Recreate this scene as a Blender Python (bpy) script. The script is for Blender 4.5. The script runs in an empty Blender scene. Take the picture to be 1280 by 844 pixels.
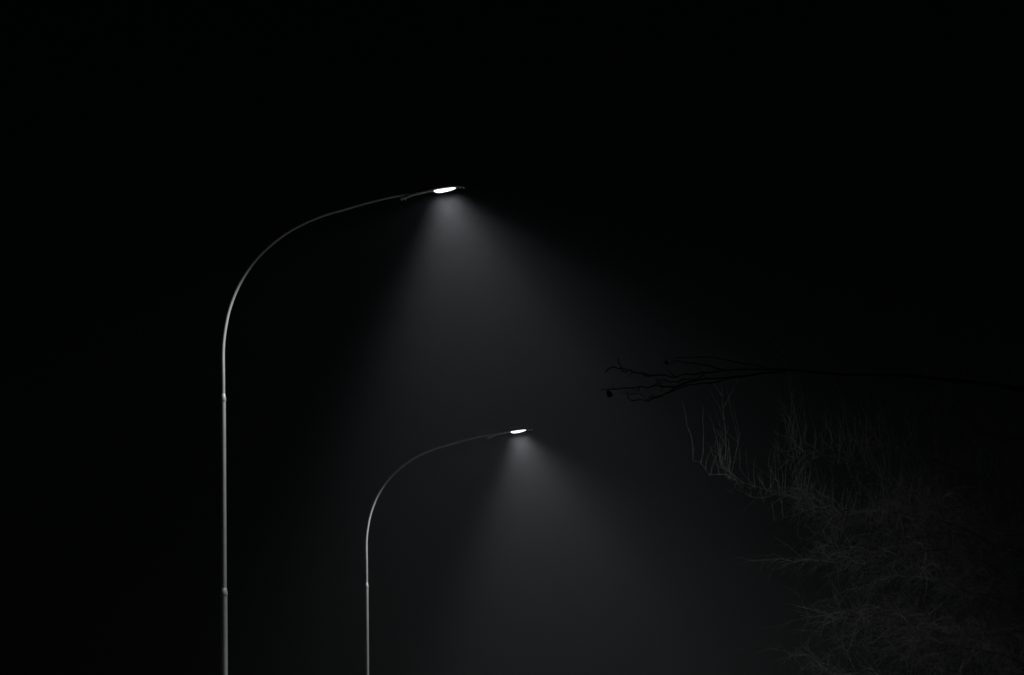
import bpy, bmesh, math, random
from mathutils import Vector, Matrix

# ------------------------------------------------------------------ camera
SC = bpy.context.scene
COL = SC.collection
W, H = 1280.0, 844.0
LENS, SENSOR = 200.0, 36.0
FPX = LENS / SENSOR * W
CAM_Z = 1.6
PITCH = math.atan((1227 - 422) / FPX)          # horizon well below the frame
ROLL = math.radians(-0.6)
cd = bpy.data.cameras.new('camera')
cam = bpy.data.objects.new('camera', cd)
COL.objects.link(cam)
cd.lens, cd.sensor_width = LENS, SENSOR
cd.clip_start, cd.clip_end = 0.1, 5000
CAM_M = Matrix.Translation((0, 0, CAM_Z)) @ Matrix.Rotation(math.pi / 2 + PITCH, 4, 'X') @ Matrix.Rotation(ROLL, 4, 'Z')
cam.matrix_world = CAM_M
SC.camera = cam

# ------------------------------------------------------------------ night sky
wd = bpy.data.worlds.new('World')
SC.world = wd
wd.use_nodes = True
nt = wd.node_tree
bg = nt.nodes['Background']
sky = nt.nodes.new('ShaderNodeTexSky')
sky.sky_type = 'NISHITA'
sky.sun_disc = False
sky.sun_elevation = math.radians(24.0)      # a faint moonlit sky, thousands of times under daylight
sky.sun_rotation = math.radians(200)
nt.links.new(sky.outputs[0], bg.inputs[0])
bg.inputs[1].default_value = 0.00009

SC.view_settings.view_transform = 'Standard'
SC.view_settings.look = 'None'
SC.view_settings.exposure = 0.0
SC.view_settings.gamma = 1.0
SC.view_settings.use_curve_mapping = False
SC.render.engine = 'CYCLES'
cy = SC.cycles
cy.use_denoising = True
cy.max_bounces = 6
cy.volume_bounces = 1
cy.transparent_max_bounces = 8
cy.sample_clamp_indirect = 4.0
cy.filter_width = 1.6

LAMP_POWER = 5200.0        # luminaire flux, see lamp builder
HAZE_DENSITY = 0.000188
HAZE_G = 0.35

# ------------------------------------------------------------------ helpers
def at(px, py, depth):
    """photo pixel -> point on the vertical plane y = depth"""
    d = CAM_M.to_3x3() @ Vector(((px - W / 2) / FPX, -(py - H / 2) / FPX, -1.0))
    return Vector((0, 0, CAM_Z)) + d * (depth / d.y)

def link(name, me, mat, parent=None, kind=None):
    o = bpy.data.objects.new(name, me)
    COL.objects.link(o)
    if mat is not None and not me.materials:
        me.materials.append(mat)
    if parent is not None:
        o.parent = parent
    if kind:
        o['kind'] = kind
    return o

def tag(o, label, cat, group=None):
    o['label'], o['category'] = label, cat
    if group:
        o['group'] = group
    return o

def empty(name, loc=(0, 0, 0), rz=0.0):
    o = bpy.data.objects.new(name, None)
    COL.objects.link(o)
    o.location = loc
    o.rotation_euler = (0, 0, rz)
    o.empty_display_size = 0.3
    return o

class MB:
    def __init__(s):
        s.v, s.f = [], []
    def ring_loft(s, rings, cap=True, close=True):
        n = len(rings[0]); b = len(s.v)
        for r in rings:
            s.v += [tuple(p) for p in r]
        for i in range(len(rings) - 1):
            for j in range(n if close else n - 1):
                k = (j + 1) % n
                s.f.append((b + i * n + j, b + i * n + k, b + (i + 1) * n + k, b + (i + 1) * n + j))
        if cap:
            s.f.append(tuple(b + j for j in reversed(range(n))))
            e = b + (len(rings) - 1) * n
            s.f.append(tuple(e + j for j in range(n)))
    def tube(s, pts, rad, n=16, cap=True):
        """tube with parallel-transported rings; rad = number or list"""
        pts = [Vector(p) for p in pts]
        m = len(pts)
        if not isinstance(rad, (list, tuple)):
            rad = [rad] * m
        t0 = (pts[1] - pts[0]).normalized()
        up = Vector((0, 1, 0)) if abs(t0.y) < 0.9 else Vector((1, 0, 0))
        a = t0.cross(up).normalized()
        rings = []
        for i in range(m):
            t = (pts[min(i + 1, m - 1)] - pts[max(i - 1, 0)])
            if t.length < 1e-9:
                t = t0
            t.normalize()
            a = (a - t * a.dot(t))
            if a.length < 1e-6:
                a = t.orthogonal()
            a.normalize()
            b = t.cross(a)
            rings.append([pts[i] + (a * math.cos(2 * math.pi * j / n) + b * math.sin(2 * math.pi * j / n)) * rad[i] for j in range(n)])
        s.ring_loft(rings, cap)
    def box(s, c, d, M=None):
        b = len(s.v)
        for z in (-1, 1):
            for y in (-1, 1):
                for x in (-1, 1):
                    p = Vector((c[0] + x * d[0] / 2, c[1] + y * d[1] / 2, c[2] + z * d[2] / 2))
                    s.v.append(tuple(M @ p if M else p))
        s.f += [tuple(b + i for i in q) for q in ((0, 2, 3, 1), (4, 5, 7, 6), (0, 1, 5, 4), (2, 6, 7, 3), (0, 4, 6, 2), (1, 3, 7, 5))]
    def mesh(s, name, smooth=True, angle=40):
        me = bpy.data.meshes.new(name)
        me.from_pydata(s.v, [], s.f)
        me.validate()
        if smooth:
            me.polygons.foreach_set('use_smooth', [True] * len(me.polygons))
            me.set_sharp_from_angle(angle=math.radians(angle))
        me.update()
        return me

# ------------------------------------------------------------------ materials
def principled(name, base, rough=0.6, metal=0.0, noise=None, bump=None, spec=0.5):
    m = bpy.data.materials.new(name)
    m.use_nodes = True
    t = m.node_tree
    p = t.nodes['Principled BSDF']
    p.inputs['Base Color'].default_value = (*base, 1)
    p.inputs['Roughness'].default_value = rough
    p.inputs['Metallic'].default_value = metal
    p.inputs['Specular IOR Level'].default_value = spec
    tc = t.nodes.new('ShaderNodeTexCoord')
    if noise:
        scale, lo, hi = noise
        n = t.nodes.new('ShaderNodeTexNoise')
        n.inputs['Scale'].default_value = scale
        n.inputs['Detail'].default_value = 6
        t.links.new(tc.outputs['Object'], n.inputs['Vector'])
        r = t.nodes.new('ShaderNodeMapRange')
        r.inputs[1].default_value, r.inputs[2].default_value = 0.3, 0.7
        r.inputs[3].default_value, r.inputs[4].default_value = lo, hi
        t.links.new(n.outputs['Fac'], r.inputs[0])
        mx = t.nodes.new('ShaderNodeVectorMath'); mx.operation = 'SCALE'
        mx.inputs[0].default_value = base
        t.links.new(r.outputs[0], mx.inputs['Scale'])
        t.links.new(mx.outputs[0], p.inputs['Base Color'])
    if bump:
        scale, st, dist = bump
        n2 = t.nodes.new('ShaderNodeTexNoise')
        n2.inputs['Scale'].default_value = scale
        n2.inputs['Detail'].default_value = 4
        t.links.new(tc.outputs['Object'], n2.inputs['Vector'])
        b = t.nodes.new('ShaderNodeBump')
        b.inputs['Strength'].default_value = st
        b.inputs['Distance'].default_value = dist
        t.links.new(n2.outputs['Fac'], b.inputs['Height'])
        t.links.new(b.outputs[0], p.inputs['Normal'])
    return m

M_STEEL = principled('galvanised_steel', (0.42, 0.425, 0.43), 0.5, 0.3, (9, 0.9, 1.06), (60, 0.06, 0.001))
M_HOUSING = principled('painted_aluminium', (0.16, 0.163, 0.168), 0.5, 0.2, (30, 0.85, 1.1))
M_BOLT = principled('zinc_bolt', (0.55, 0.55, 0.56), 0.35, 0.8)
M_PALE = principled('bright_zinc', (0.72, 0.72, 0.73), 0.45, 0.0)
M_BARK = principled('grey_bark', (0.02, 0.0198, 0.0194), 0.85, 0, (14, 0.6, 1.25), (40, 0.6, 0.01))
M_TWIG = principled('smooth_twig', (0.068, 0.0675, 0.0665), 0.55, 0, (20, 0.15, 2.6), None, 0.3)  # steep tone speckle paints broken glints of lamplight into the twig colour
M_DBARK = principled('dark_bark', (0.05, 0.048, 0.046), 0.9, 0, (14, 0.6, 1.25), (40, 0.6, 0.01), 0.2)
M_ASPHALT = principled('asphalt', (0.034, 0.034, 0.035), 0.85, 0, (35, 0.7, 1.3), (250, 0.5, 0.004))
M_CONCRETE = principled('kerb_concrete', (0.2, 0.199, 0.196), 0.85, 0, (12, 0.8, 1.15))
M_TURF = principled('winter_turf', (0.036, 0.037, 0.034), 0.95, 0, (0.6, 0.6, 1.3), (30, 0.9, 0.05))

M_LENS = bpy.data.materials.new('lit_lens')
M_LENS.use_nodes = True
_t = M_LENS.node_tree
_t.nodes.remove(_t.nodes['Principled BSDF'])
_e = _t.nodes.new('ShaderNodeEmission')
_e.inputs[0].default_value = (0.97, 0.985, 1.0, 1)
_e.inputs[1].default_value = 2.2
_t.links.new(_e.outputs[0], _t.nodes['Material Output'].inputs[0])

# ------------------------------------------------------------------ setting
def sheet(name, pts, z, mat):
    me = bpy.data.meshes.new(name)
    me.from_pydata([(x, y, z) for x, y in pts], [], [tuple(range(len(pts)))])
    return link(name, me, mat, kind='structure')

# lamp positions from the photograph: the mast foot line of the two lamps
Y1 = 74.7
YAW = math.radians(-8)                         # both arms reach across the road at the same angle
def at_plane(px, py, foot):
    """photo pixel -> point in the upright plane of an arm whose mast stands at foot"""
    d = CAM_M.to_3x3() @ Vector(((px - W / 2) / FPX, -(py - H / 2) / FPX, -1.0))
    nrm = Vector((-math.sin(YAW), math.cos(YAW), 0))
    o = Vector((0, 0, CAM_Z))
    return o + d * ((foot - o).dot(nrm) / d.dot(nrm))
LAMP1 = at(278.6, 497, Y1)
HEAD1 = at_plane(556, 236.6, LAMP1)
lo, hi = 85.0, 140.0
for _ in range(50):                             # same head height => distance of the other lamp
    mid = (lo + hi) / 2
    LAMP2 = at(458, 732, mid)
    HEAD2 = at_plane(648, 538.6, LAMP2)
    if HEAD2.z < HEAD1.z:
        lo = mid
    else:
        hi = mid
Y2 = mid
ROAD = Vector((LAMP2.x - LAMP1.x, Y2 - Y1, 0)).normalized()      # road direction
SIDE = Vector((ROAD.y, -ROAD.x, 0))                               # to the right
print('LAMPS', LAMP1, HEAD1, LAMP2, HEAD2, Y2)

sheet('ground', [(600 * math.cos(a * math.pi / 24), 600 * math.sin(a * math.pi / 24)) for a in range(48)], 0.0, M_TURF)
def strip(name, off0, off1, z0, z1, mat):
    c = Vector((LAMP1.x, LAMP1.y, 0))
    me = MB()
    a, b = c - ROAD * 260, c + ROAD * 260
    P = [a + SIDE * off0, a + SIDE * off1, b + SIDE * off1, b + SIDE * off0]
    me.v = [(p.x, p.y, z0) for p in P] + [(p.x, p.y, z1) for p in P]
    me.f = [(3, 2, 1, 0), (4, 5, 6, 7), (0, 1, 5, 4), (1, 2, 6, 5), (2, 3, 7, 6), (3, 0, 4, 7)]
    return link(name, me.mesh(name, False), mat, kind='structure')
strip('road', 1.0, 7.5, -0.2, 0.004, M_ASPHALT)
strip('kerb', 0.85, 1.0, -0.2, 0.12, M_CONCRETE)
strip('kerb', 7.5, 7.65, -0.2, 0.12, M_CONCRETE)

# ------------------------------------------------------------------ street lamps
def smooth_path(pts, n=10):
    """Catmull-Rom through (u, z) points"""
    P = [pts[0]] + list(pts) + [pts[-1]]
    out = []
    for i in range(1, len(P) - 2):
        p0, p1, p2, p3 = (Vector(P[i + k]) for k in (-1, 0, 1, 2))
        for j in range(n):
            t = j / n
            out.append(0.5 * ((2 * p1) + (p2 - p0) * t + (2 * p0 - 5 * p1 + 4 * p2 - p3) * t * t + (3 * p1 - p0 - 3 * p2 + p3) * t ** 3))
    out.append(Vector(P[-2]))
    return out

# outreach / height profile of the arm, measured on the nearer lamp (metres, relative to lens centre height)
S1 = FPX / Y1
ARC_PX = [(279.4, 497), (279.3, 470), (279.4, 436), (281.2, 409), (287.4, 382), (300, 352), (320, 323), (344.6, 300),
          (369.5, 283.5), (402, 269), (432, 260.2), (464, 251), (500, 243.2), (545, 236.6)]
ARC = []
for x, y in ARC_PX:
    p = at_plane(x, y, LAMP1)
    ARC.append(((p - LAMP1).xy.length * (1 if p.x > LAMP1.x else -1), 0.0, p.z - HEAD1.z - 0.008))
# straighten the small roll out of the mast part
for i in range(3):
    ARC[i] = (0.0, 0.0, ARC[i][2])

def intensity_nodes(light, frame):
    """directional light distribution of the luminaire: broad along the road, thrown to the road side"""
    light.use_nodes = True
    t = light.node_tree
    em = t.nodes['Emission']
    geo = t.nodes.new('ShaderNodeNewGeometry')
    src = geo.outputs['Incoming']                     # direction in which the light leaves the lens
    ax = [frame @ Vector(q) for q in ((1, 0, 0), (0, 1, 0), (0, 0, -1))]
    def dot(vec):
        n = t.nodes.new('ShaderNodeVectorMath'); n.operation = 'DOT_PRODUCT'
        t.links.new(src, n.inputs[0]); n.inputs[1].default_value = vec
        return n.outputs['Value']
    def math_(op, a, b=None):
        n = t.nodes.new('ShaderNodeMath'); n.operation = op
        for i, q in enumerate((a, b)):
            if q is None: continue
            if isinstance(q, (int, float)): n.inputs[i].default_value = q
            else: t.links.new(q, n.inputs[i])
        return n.outputs[0]
    u, v, w = dot(ax[0]), dot(ax[1]), dot(ax[2])
    alpha = math_('ARCTAN2', u, w)                    # + towards the road, 0 = straight down
    def curve(val, lo_, hi_, pts):
        mr = t.nodes.new('ShaderNodeMapRange')
        t.links.new(val, mr.inputs[0])
        mr.inputs[1].default_value, mr.inputs[2].default_value = lo_, hi_
        c = t.nodes.new('ShaderNodeFloatCurve')
        t.links.new(mr.outputs[0], c.inputs['Value'])
        cv = c.mapping.curves[0]
        q = [((a - lo_) / (hi_ - lo_), b) for a, b in pts]
        cv.points[0].location = q[0]; cv.points[1].location = q[-1]
        for p in q[1:-1]:
            cv.points.new(*p)
        for p in cv.points: p.handle_type = 'AUTO_CLAMPED'
        c.mapping.update()
        return c.outputs[0]
    r = math.radians
    A = curve(alpha, -math.pi, math.pi, [(-math.pi, 0), (r(-90), 0.0), (r(-82), 0.0002), (r(-77.5), 0.0016), (r(-74), 0.012), (r(-70), 0.036), (r(-66), 0.043), (r(-58), 0.042), (r(-45), 0.042), (r(-35), 0.05), (r(-27), 0.24), (r(-18), 0.72), (r(-8), 0.94), (r(6), 1.0),
                                   (r(27), 0.90), (r(38), 0.54), (r(51), 0.20), (r(60), 0.035), (r(68), 0.008), (r(78), 0.003), (r(84), 0.001), (r(90), 0.0), (math.pi, 0)])
    B = curve(v, -1, 1, [(-1, 0.0), (-0.92, 0.015), (-0.78, 0.16), (-0.62, 0.62), (-0.45, 1.0), (0, 0.95), (0.15, 0.88), (0.28, 0.50), (0.40, 0.13), (0.50, 0.055), (0.62, 0.05), (0.85, 0.055), (0.95, 0.02), (1, 0.0)])
    AB = math_('DIVIDE', math_('MULTIPLY', A, B), math_('MAXIMUM', w, 0.08))   # undo the panel's own cosine
    em.inputs[0].default_value = (0.985, 0.992, 1.0, 1)
    t.links.new(AB, em.inputs[1])

def lens_mesh():
    mb = MB(); rings = []
    n, m = 28, 7
    for i in range(m + 1):
        f = i / m * math.pi / 2
        k, d = math.cos(f), math.sin(f)
        k = max(k, 0.04)
        ring = []
        for j in range(n):
            a = 2 * math.pi * j / n
            c, s_ = math.cos(a), math.sin(a)
            x = 0.150 * k * math.copysign(abs(c) ** 0.75, c)
            y = 0.080 * k * math.copysign(abs(s_) ** 0.75, s_)
            ring.append((x, y, -0.034 * d * (1.0 - 0.35 * x / 0.150)))
        rings.append(ring)
    mb.ring_loft(rings, True)
    return mb.mesh('lens')

def housing_mesh():
    mb = MB(); rings = []
    stations = [(-0.33, 0.035, 0.045), (-0.27, 0.05, 0.052), (-0.20, 0.10, 0.06), (-0.13, 0.128, 0.064), (0.0, 0.132, 0.06), (0.12, 0.12, 0.05), (0.19, 0.09, 0.036), (0.225, 0.05, 0.022), (0.235, 0.02, 0.014)]
    n = 20
    for x, hw, hh in stations:
        ring = []
        for j in range(n):
            a = 2 * math.pi * j / n
            c, s_ = math.cos(a), math.sin(a)
            z = hh * s_ ** 0.8 if s_ > 0 else 0.008 * s_
            ring.append((x, hw * math.copysign(abs(c) ** 0.7, c), z + 0.004))
        rings.append(ring)
    mb.ring_loft(rings, True)
    return mb.mesh('housing')

def build_lamp(loc, head_z, joint_drop, lower_drop, u_head, label):
    yaw, stretch = YAW, u_head / (HEAD1 - LAMP1).xy.length
    root = empty('street_lamp', (loc.x, loc.y, 0), yaw)
    tag(root, label, 'street lamp', 'street lamps along the road')
    jz = head_z - joint_drop
    lz = head_z - lower_drop
    arc = smooth_path([Vector((u * stretch, 0, head_z + z)) for u, _, z in ARC[1:]], 8)
    arc = [Vector((0, 0, jz - 0.25))] + [p for p in arc if p.z > jz + 0.05]
    nA = len(arc)
    mb = MB(); mb.tube(arc, [0.0298 - 0.008 * i / nA for i in range(nA)], 20)
    link('curved_arm', mb.mesh('curved_arm'), M_STEEL, root)
    def sect(name, z0, z1, r0, r1):
        mb = MB(); mb.tube([(0, 0, z0), (0, 0, (z0 + z1) / 2), (0, 0, z1)], [r0, (r0 + r1) / 2, r1], 24)
        return link(name, mb.mesh(name), M_STEEL, root)
    sect('mast_section', lz - 0.2, jz - 0.03, 0.0378, 0.0372)
    sect('mast_section', 2.6, lz - 0.03, 0.047, 0.0455)
    base = sect('mast_base', 0.0, 2.6, 0.075, 0.075)
    def collar(z, rlo, rup):
        mb = MB()
        prof = [(z - 0.055, rlo + 0.0005), (z - 0.05, rlo + 0.003), (z - 0.035, rlo + 0.004), (z - 0.015, rlo + 0.004), (z, rlo + 0.001), (z + 0.045, rup + 0.002), (z + 0.05, rup - 0.002)]
        mb.ring_loft([[(r * math.cos(2 * math.pi * j / 24), r * math.sin(2 * math.pi * j / 24), zz) for j in range(24)] for zz, r in prof])
        c = link('collar', mb.mesh('collar'), M_STEEL, root)
        return c
    collar(jz, 0.0378, 0.0298)
    collar(lz, 0.046, 0.0378)
    mb = MB()
    mb.ring_loft([[(r * math.cos(2 * math.pi * j / 24), r * math.sin(2 * math.pi * j / 24), zz) for j in range(24)] for zz, r in ((2.55, 0.076), (2.6, 0.08), (2.62, 0.078), (2.72, 0.0455))])
    link('collar', mb.mesh('collar'), M_STEEL, root)
    mb = MB(); mb.box((0, -0.074, 0.9), (0.075, 0.012, 0.42))
    d = link('access_door', mb.mesh('access_door', False), M_STEEL, base)
    mb = MB(); mb.tube([(0, -0.078, 1.06), (0, -0.086, 1.06)], 0.009, 8)
    link('lock', mb.mesh('lock'), M_BOLT, d)
    # luminaire: housing, lens, clamp, tip
    tilt = math.radians(-6.5)
    M = Matrix.Translation((u_head, 0, head_z)) @ Matrix.Rotation(tilt, 4, 'Y')
    def hpart(name, mb_or_me, mat, parent):
        me = mb_or_me if isinstance(mb_or_me, bpy.types.Mesh) else mb_or_me.mesh(name)
        o = link(name, me, mat, root)
        o.matrix_local = M
        if parent is not None:
            o.parent = parent
            o.matrix_local = Matrix.Identity(4)
        return o
    ho = hpart('luminaire_housing', housing_mesh(), M_HOUSING, None)
    lens = hpart('lens', lens_mesh(), M_LENS, ho)
    mb = MB()
    for k in range(-3, 4):
        L = 0.24 - 0.012 * abs(k)
        mb.box((-0.02, k * 0.027, 0.066 - 0.0035 * k * k), (L, 0.006, 0.026))
    hpart('cooling_fins', mb.mesh('cooling_fins', False), M_HOUSING, ho)
    mb = MB()                                                    # nose catch at the front
    mb.tube([(0.19, 0, -0.004), (0.225, 0, -0.006), (0.245, 0, -0.010), (0.262, 0, -0.016), (0.272, 0, -0.016)], [0.012, 0.009, 0.010, 0.016, 0.008], 10)
    hpart('front_catch', mb, M_PALE, ho)
    mb = MB()                                                    # clamp shell that grips the arm end from below
    st = [(-0.60, 0.016, -0.058), (-0.53, 0.022, -0.050), (-0.42, 0.030, -0.024), (-0.30, 0.036, -0.014), (-0.18, 0.05, -0.006)]
    rings = []
    for x, hw, zb in st:
        rings.append([(x, hw, zb + 0.024), (x, hw, zb + 0.006), (x, hw * 0.6, zb), (x, -hw * 0.6, zb), (x, -hw, zb + 0.006), (x, -hw, zb + 0.024)])
    mb.ring_loft(rings)
    cl = hpart('arm_clamp', mb, M_PALE, ho)
    for x, z in ((-0.585, -0.062), (-0.54, -0.056)):
        mb = MB(); mb.tube([(x, 0, z + 0.012), (x, 0, z - 0.008), (x, 0, z - 0.012)], [0.011, 0.011, 0.006], 8)
        hpart('bolt', mb, M_PALE, cl)
    # its light, right under the lens
    ld = bpy.data.lights.new('lamp_light', 'AREA')
    ld.energy = LAMP_POWER
    ld.shape, ld.size, ld.size_y = 'ELLIPSE', 0.36, 0.25
    lo_ = bpy.data.objects.new('lamp_light', ld)
    COL.objects.link(lo_)
    lo_.parent = lens
    lo_.location = (-0.015, 0, -0.052)
    intensity_nodes(ld, Matrix.Rotation(yaw, 3, 'Z') @ Matrix.Rotation(tilt, 3, 'Y'))
    return root

build_lamp(LAMP1, HEAD1.z, HEAD1.z - LAMP1.z, HEAD1.z - at(280.3, 740, Y1).z, (HEAD1 - LAMP1).xy.length,
           'lit street lamp with curved arm, two collars showing on its pale steel mast')
build_lamp(LAMP2, HEAD2.z, HEAD2.z - LAMP2.z, HEAD2.z - LAMP2.z + 2.55, (HEAD2 - LAMP2).xy.length,
           'lit street lamp with curved arm, one collar showing, standing in the other lamp\'s misty beam')

# ------------------------------------------------------------------ bare trees
rnd = random.Random(11)
def wobble(p0, p1, n, amp, sag=0.0, r=rnd):
    """wavy polyline from p0 to p1"""
    d = p1 - p0; L = d.length
    a = d.orthogonal().normalized(); b = d.normalized().cross(a)
    ph = [r.uniform(0, 6.28) for _ in range(4)]
    out = []
    for i in range(n + 1):
        t = i / n
        env = math.sin(math.pi * t) if 0 < t < 1 else 0
        off = a * (math.sin(3.1 * t * 2 + ph[0]) + 0.5 * math.sin(9 * t + ph[1])) + b * (math.sin(3.7 * t * 2 + ph[2]) + 0.5 * math.sin(8 * t + ph[3]))
        q = p0 + d * t + off * amp * L * env * 0.6
        q.z += sag * L * math.sin(math.pi * t)
        out.append(q)
    return out

def twig(mb, p, d, L, r0, bend, nseg=4, sub=0, r=rnd, crook=.15):
    """thin three-sided shoot; bend is a vector added to the direction as it grows"""
    pts = [p.copy()]; d = d.normalized(); q = p.copy()
    for i in range(nseg):
        d = (d + bend * (1.0 / nseg) + Vector((r.gauss(0, crook), r.gauss(0, crook), r.gauss(0, crook)))).normalized()
        q = q + d * (L / nseg)
        pts.append(q.copy())
        if sub and i >= 0 and r.random() < 0.8:
            for _ in range(sub):
                sd = (d + Vector((r.gauss(0, .5), r.gauss(0, .5), r.gauss(0, .35)))).normalized()
                twig(mb, q, sd, L * r.uniform(0.25, 0.6), r0 * 0.6, bend * 0.8, 3, 0, r)
    mb.tube(pts, [r0 * (1 - 0.65 * i / nseg) for i in range(nseg + 1)], 3, cap=False)
    return pts

def limb_obj(pts, r0, r1, mat, root, base):
    mb = MB(); n = len(pts)
    mb.tube([p - base for p in pts], [r0 + (r1 - r0) * (i / (n - 1)) ** 0.8 for i in range(n)], 8)
    return link('limb', mb.mesh('limb'), mat, root)

# --- tree lit by the lamps
TY = 78.8
base = Vector((at(1345, 700, TY).x, TY, 0))
tree = tag(empty('bare_tree', base), 'leafless tree with dense tangle of fine pale twigs catching the lamplight', 'tree')
top = Vector((base.x + 0.25, TY + 0.2, 9.6))
tr = wobble(base, top, 14, 0.03)
mb = MB(); mb.tube([p - base for p in tr], [0.17 - 0.13 * (i / 14) for i in range(15)], 12)
link('trunk', mb.mesh('trunk'), M_BARK, tree)

def on_trunk(z):
    for a, b in zip(tr, tr[1:]):
        if a.z <= z <= b.z:
            return a.lerp(b, (z - a.z) / (b.z - a.z))
    return tr[-1]

crown = MB()
def grow(p, toward, L, r0, level, style):
    """secondary branch with twigs; style 'up' = upright shoots, 'arch' = arching drooping sprays"""
    pts = wobble(p, p + toward * L, 6, 0.10, 0.06 if style == 'arch' else 0.0)
    crown.tube(pts, [r0 * (1 - 0.6 * i / 6) for i in range(7)], 4, cap=False)
    n = int(L * (25 if style == 'arch' else 9))
    for _ in range(n):
        t = rnd.uniform(0.1, 1.0) * 5.99
        i = int(t); q = pts[i].lerp(pts[i + 1], t - i)
        if style == 'up':
            d = Vector((rnd.gauss(0, .28), rnd.gauss(0, .28), 1.0))
            twig(crown, q, d, rnd.uniform(0.25, 0.95), rnd.uniform(0.0022, 0.0045), Vector((rnd.gauss(0, .08), 0, .35)), 5, 1 if rnd.random() < .5 else 0)
        else:
            d = toward * 0.7 + Vector((rnd.gauss(0, .75), rnd.gauss(0, .75), rnd.gauss(0.1, .6)))
            twig(crown, q, d, rnd.uniform(0.12, 0.55), rnd.uniform(0.0016, 0.0036), Vector((rnd.gauss(-.1, .3), rnd.gauss(0, .3), rnd.gauss(-.45, .4))), 5, 1)

# limbs: (attach height, tip pixel x, y, depth offset, style)
LIMBS = [(7.6, 905, 596, -0.5, 'up'), (8.0, 985, 560, 0.6, 'up'), (8.3, 1075, 545, -0.9, 'up'), (8.9, 1160, 500, 0.5, 'mix'),
         (7.0, 1000, 640, -1.2, 'arch'), (7.3, 1035, 632, 0.3, 'arch'), (6.4, 1015, 700, -0.2, 'arch'), (6.6, 1060, 690, -1.7, 'arch'),
         (5.6, 1035, 775, 0.5, 'arch'), (5.9, 1060, 770, -1.5, 'arch'), (5.0, 1030, 838, -0.8, 'arch'), (4.6, 1060, 880, 0.9, 'arch'),
         (6.9, 1110, 640, -2.0, 'arch'), (6.2, 1130, 720, -2.2, 'arch'), (5.4, 1150, 800, -2.4, 'arch'), (7.8, 1290, 560, -1.4, 'mix'),
         (7.4, 1390, 640, -0.5, 'arch'), (6.3, 1420, 760, 0.6, 'arch'), (5.2, 1250, 850, -2.0, 'arch'), (8.6, 1330, 520, 0.8, 'mix'),
         (6.8, 1200, 660, 2.2, 'arch'), (5.6, 1180, 800, 2.3, 'arch')]
for z0, px, py, dy, style in LIMBS:
    p0 = on_trunk(z0)
    p1 = at(px, py, TY + dy * 0.6)
    pts = wobble(p0, p1, 12, 0.05, 0.05 if style == 'arch' else -0.05)
    limb_obj(pts, 0.036, 0.0035, M_BARK, tree, base)
    L = (p1 - p0).length
    dirn = (p1 - p0).normalized()
    n = int(L * 7.0)
    for k in range(n):
        t = 0.22 + 0.78 * (k + rnd.random()) / n
        f = min(t, 0.999) * 12
        i = int(f); q = pts[i].lerp(pts[i + 1], f - i)
        st = style if style != 'mix' else ('up' if rnd.random() < .5 else 'arch')
        if st == 'up':
            gap = math.sin(2.9 * k + z0 * 7) < -0.6          # shoots come in tufts with gaps between
            for _ in range(0 if gap else rnd.choice((2, 3, 4, 6))):
                lean = rnd.choice((.05, .08, .10, .25))
                d = Vector((rnd.gauss(0, lean), rnd.gauss(0, lean + .08), 1.0))
                Ls = min(1.2, 0.18 + rnd.expovariate(2.6))
                q2 = q + dirn * rnd.uniform(-.25, .25) + Vector((0, rnd.gauss(0, .15), rnd.gauss(0.04, .13)))
                crown.tube([q, q.lerp(q2, .55) - Vector((0, 0, .02)), q2], [.0024, .002, .002], 3, cap=False)   # spur from the limb
                twig(crown, q2, d, Ls, rnd.uniform(0.0022, 0.0048), Vector((rnd.gauss(0, .12), rnd.gauss(0, .1), .25)), 6, 1 if rnd.random() < .4 else 0, crook=.07)
            for _ in range(2):
                twig(crown, q, Vector((rnd.gauss(-.3, .6), rnd.gauss(0, .6), rnd.gauss(-.3, .4))), rnd.uniform(.15, .55), rnd.uniform(.002, .0035), Vector((0, 0, .9)), 5, 1)
            if rnd.random() < .5:
                grow(q, (dirn * .5 + Vector((rnd.gauss(0, .3), rnd.gauss(0, .6), .35))).normalized(), rnd.uniform(.3, .7), 0.005, 1, 'up')
        else:
            s = rnd.choice((-1, 1))
            td = (dirn * 0.7 + Vector((rnd.gauss(0, .35), s * rnd.uniform(.2, .9), rnd.gauss(0.05, .55)))).normalized()
            grow(q, td, rnd.uniform(0.35, 1.05) * (1.15 - 0.5 * t), 0.0055, 1, 'arch')
crown.v = [(x - base.x, y - base.y, z - base.z) for x, y, z in crown.v]
print('crown faces', len(crown.f))
link('crown', crown.mesh('crown', True, 180), M_TWIG, tree, kind='stuff')

# --- unlit tree in front, only its branch tips stand out against the mist
BY = 52.0
bbase = Vector((at(1480, 500, BY).x, BY + 0.6, 0))
dark = tag(empty('bare_tree', bbase), 'unlit leafless tree whose black branch tips show against the mist', 'tree')
btr = wobble(bbase, Vector((bbase.x + 0.3, BY + 0.5, 10.5)), 12, 0.03)
mb = MB(); mb.tube([p - bbase for p in btr], [0.19 - 0.15 * i / 12 for i in range(13)], 12)
link('trunk', mb.mesh('trunk'), M_DBARK, dark)
def px_path(pl, dy=0.0, jit=0.03):
    return [at(x, y, BY + dy + rnd.uniform(-jit, jit)) for x, y in pl]
def dlimb(pl, r0, r1, dy=0.0, name='limb', parent=None):
    pts = smooth_path(px_path(pl, dy), 3)
    pts = [p + Vector((rnd.gauss(0, .006), 0, rnd.gauss(0, .009))) for p in pts]
    mb = MB(); n = len(pts)
    if r0 < 0.03:
        r0, r1 = r0 * 0.8, r1 * 0.8
    mb.tube([p - bbase for p in pts], [r1 + (r0 - r1) * (1 - i / (n - 1)) ** (6.0 if r0 > 0.03 else 1) for i in range(n)], 7)
    return link(name, mb.mesh(name), M_DBARK, parent or dark)
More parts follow.
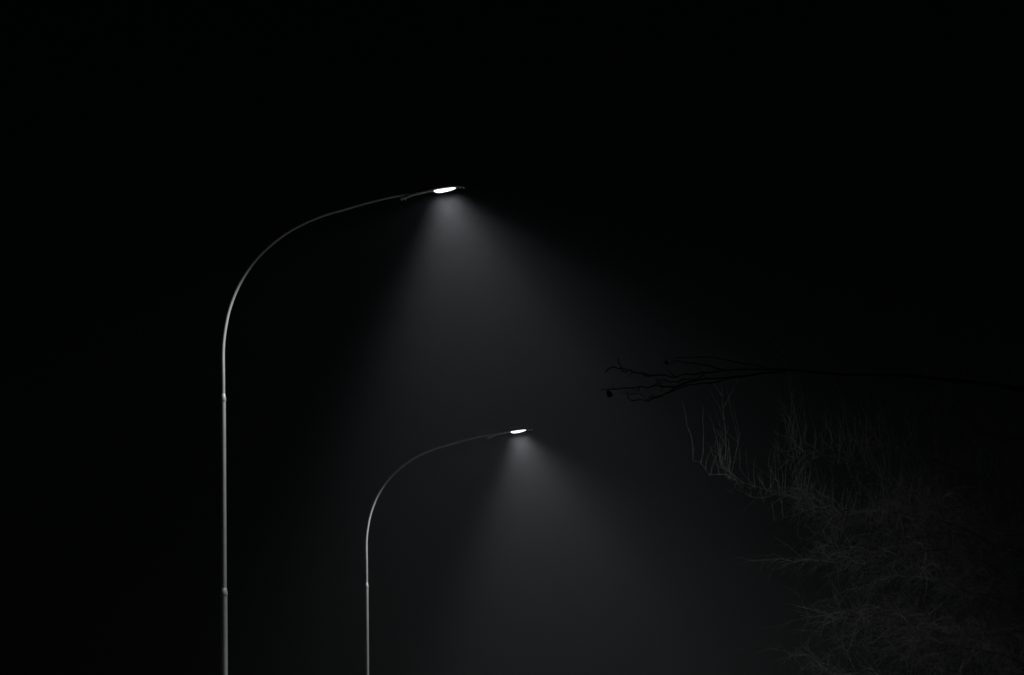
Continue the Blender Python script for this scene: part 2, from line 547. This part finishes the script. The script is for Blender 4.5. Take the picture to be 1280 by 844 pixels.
main = dlimb([(1484, 560), (1400, 520), (1300, 492), (1180, 474), (1080, 468), (985, 463), (905, 463), (868, 468), (832, 471), (800, 468), (783, 463), (772, 461), (761, 459), (757, 466)], 0.05, 0.0055)
dlimb([(985, 463), (930, 470), (880, 474), (845, 481), (820, 483), (790, 485), (766, 487), (752, 489)], 0.012, 0.005, 0.02, 'branch', main)
dlimb([(930, 469), (885, 478), (860, 482), (840, 489), (818, 498), (802, 501), (787, 500), (784, 489), (780, 487)], 0.009, 0.004, -0.04, 'branch', main)
dlimb([(850, 483), (826, 494), (808, 495), (795, 492), (777, 491)], 0.007, 0.0035, -0.03, 'branch', main)
dlimb([(890, 466), (862, 474), (842, 477), (828, 475), (816, 478)], 0.009, 0.004, 0.04, 'branch', main)
dlimb([(785, 463.5), (778, 459), (774, 453), (773.5, 447)], 0.007, 0.004, 0.0, 'branch', main)
dlimb([(826, 481), (823, 478), (818, 471)], 0.006, 0.003, 0.0, 'branch', main)
dlimb([(905, 462), (875, 456), (850, 452), (836, 453.5)], 0.008, 0.003, 0.05, 'branch', main)
dlimb([(960, 460), (915, 452), (880, 446), (842, 449)], 0.008, 0.003, 0.08, 'branch', main)
# short side twigs
for x, y, dx, dy_ in ((812, 469, -9, -5), (846, 470, -12, -7), (800, 484.5, -8, 4), (830, 482.5, -7, 6), (862, 481, -14, 6), (792, 466, -6, 4),
                      (880, 467, -10, -8), (770, 487, -5, -4), (815, 499, -6, 5), (900, 462, -16, -6), (856, 476, -9, 5)):
    dlimb([(x, y), (x + dx * .5, y + dy_ * .35), (x + dx, y + dy_)], 0.006, 0.003, 0.0, 'branch', main)
# withered leaves / cones left on the branch
def dry_leaf(px, py, size, dy):
    c = at(px, py, BY + dy) - bbase
    mb = MB(); rings = []
    for i in range(7):
        t = i / 6
        wv = size * (0.12 + 0.9 * math.sin(math.pi * (0.1 + 0.8 * t)))
        ring = []
        for j in range(8):
            a = 2 * math.pi * j / 8
            rr = wv * (0.75 + 0.35 * math.sin(3 * a + 2 * t))
            ring.append((c.x + rr * math.cos(a) + 0.35 * size * t, c.y + rr * 0.55 * math.sin(a), c.z - size * 2.2 * t))
        rings.append(ring)
    mb.ring_loft(rings)
    return link('withered_leaf', mb.mesh('withered_leaf'), M_DBARK, main)
dry_leaf(760.5, 488, 0.030, 0.0)
dry_leaf(832, 450.5, 0.018, 0.05)
for z0, px, py, dy in ((7.2, 1560, 330, 0.4), (8.2, 1420, 250, 0.9), (6.4, 1600, 480, -0.5), (9.0, 1540, 160, 0.2)):
    i = min(int(z0 / 10.5 * 12), 11)
    pts = wobble(btr[i].lerp(btr[i + 1], z0 / 10.5 * 12 - i), at(px, py, BY + dy), 10, 0.06, 0.03)
    limb_obj(pts, 0.045, 0.008, M_DBARK, dark, bbase)

# ------------------------------------------------------------------ misty air
hz = MB(); hz.box((0, 0, 6.75), (1240, 1240, 15.5))
M_HAZE = bpy.data.materials.new('mist')
M_HAZE.use_nodes = True
t = M_HAZE.node_tree
t.nodes.remove(t.nodes['Principled BSDF'])
pv = t.nodes.new('ShaderNodeVolumePrincipled')
pv.inputs['Color'].default_value = (0.90, 0.945, 1.0, 1)
pv.inputs['Density'].default_value = HAZE_DENSITY
pv.inputs['Anisotropy'].default_value = HAZE_G
t.links.new(pv.outputs[0], t.nodes['Material Output'].inputs['Volume'])
link('haze', hz.mesh('haze', False), M_HAZE, kind='stuff')
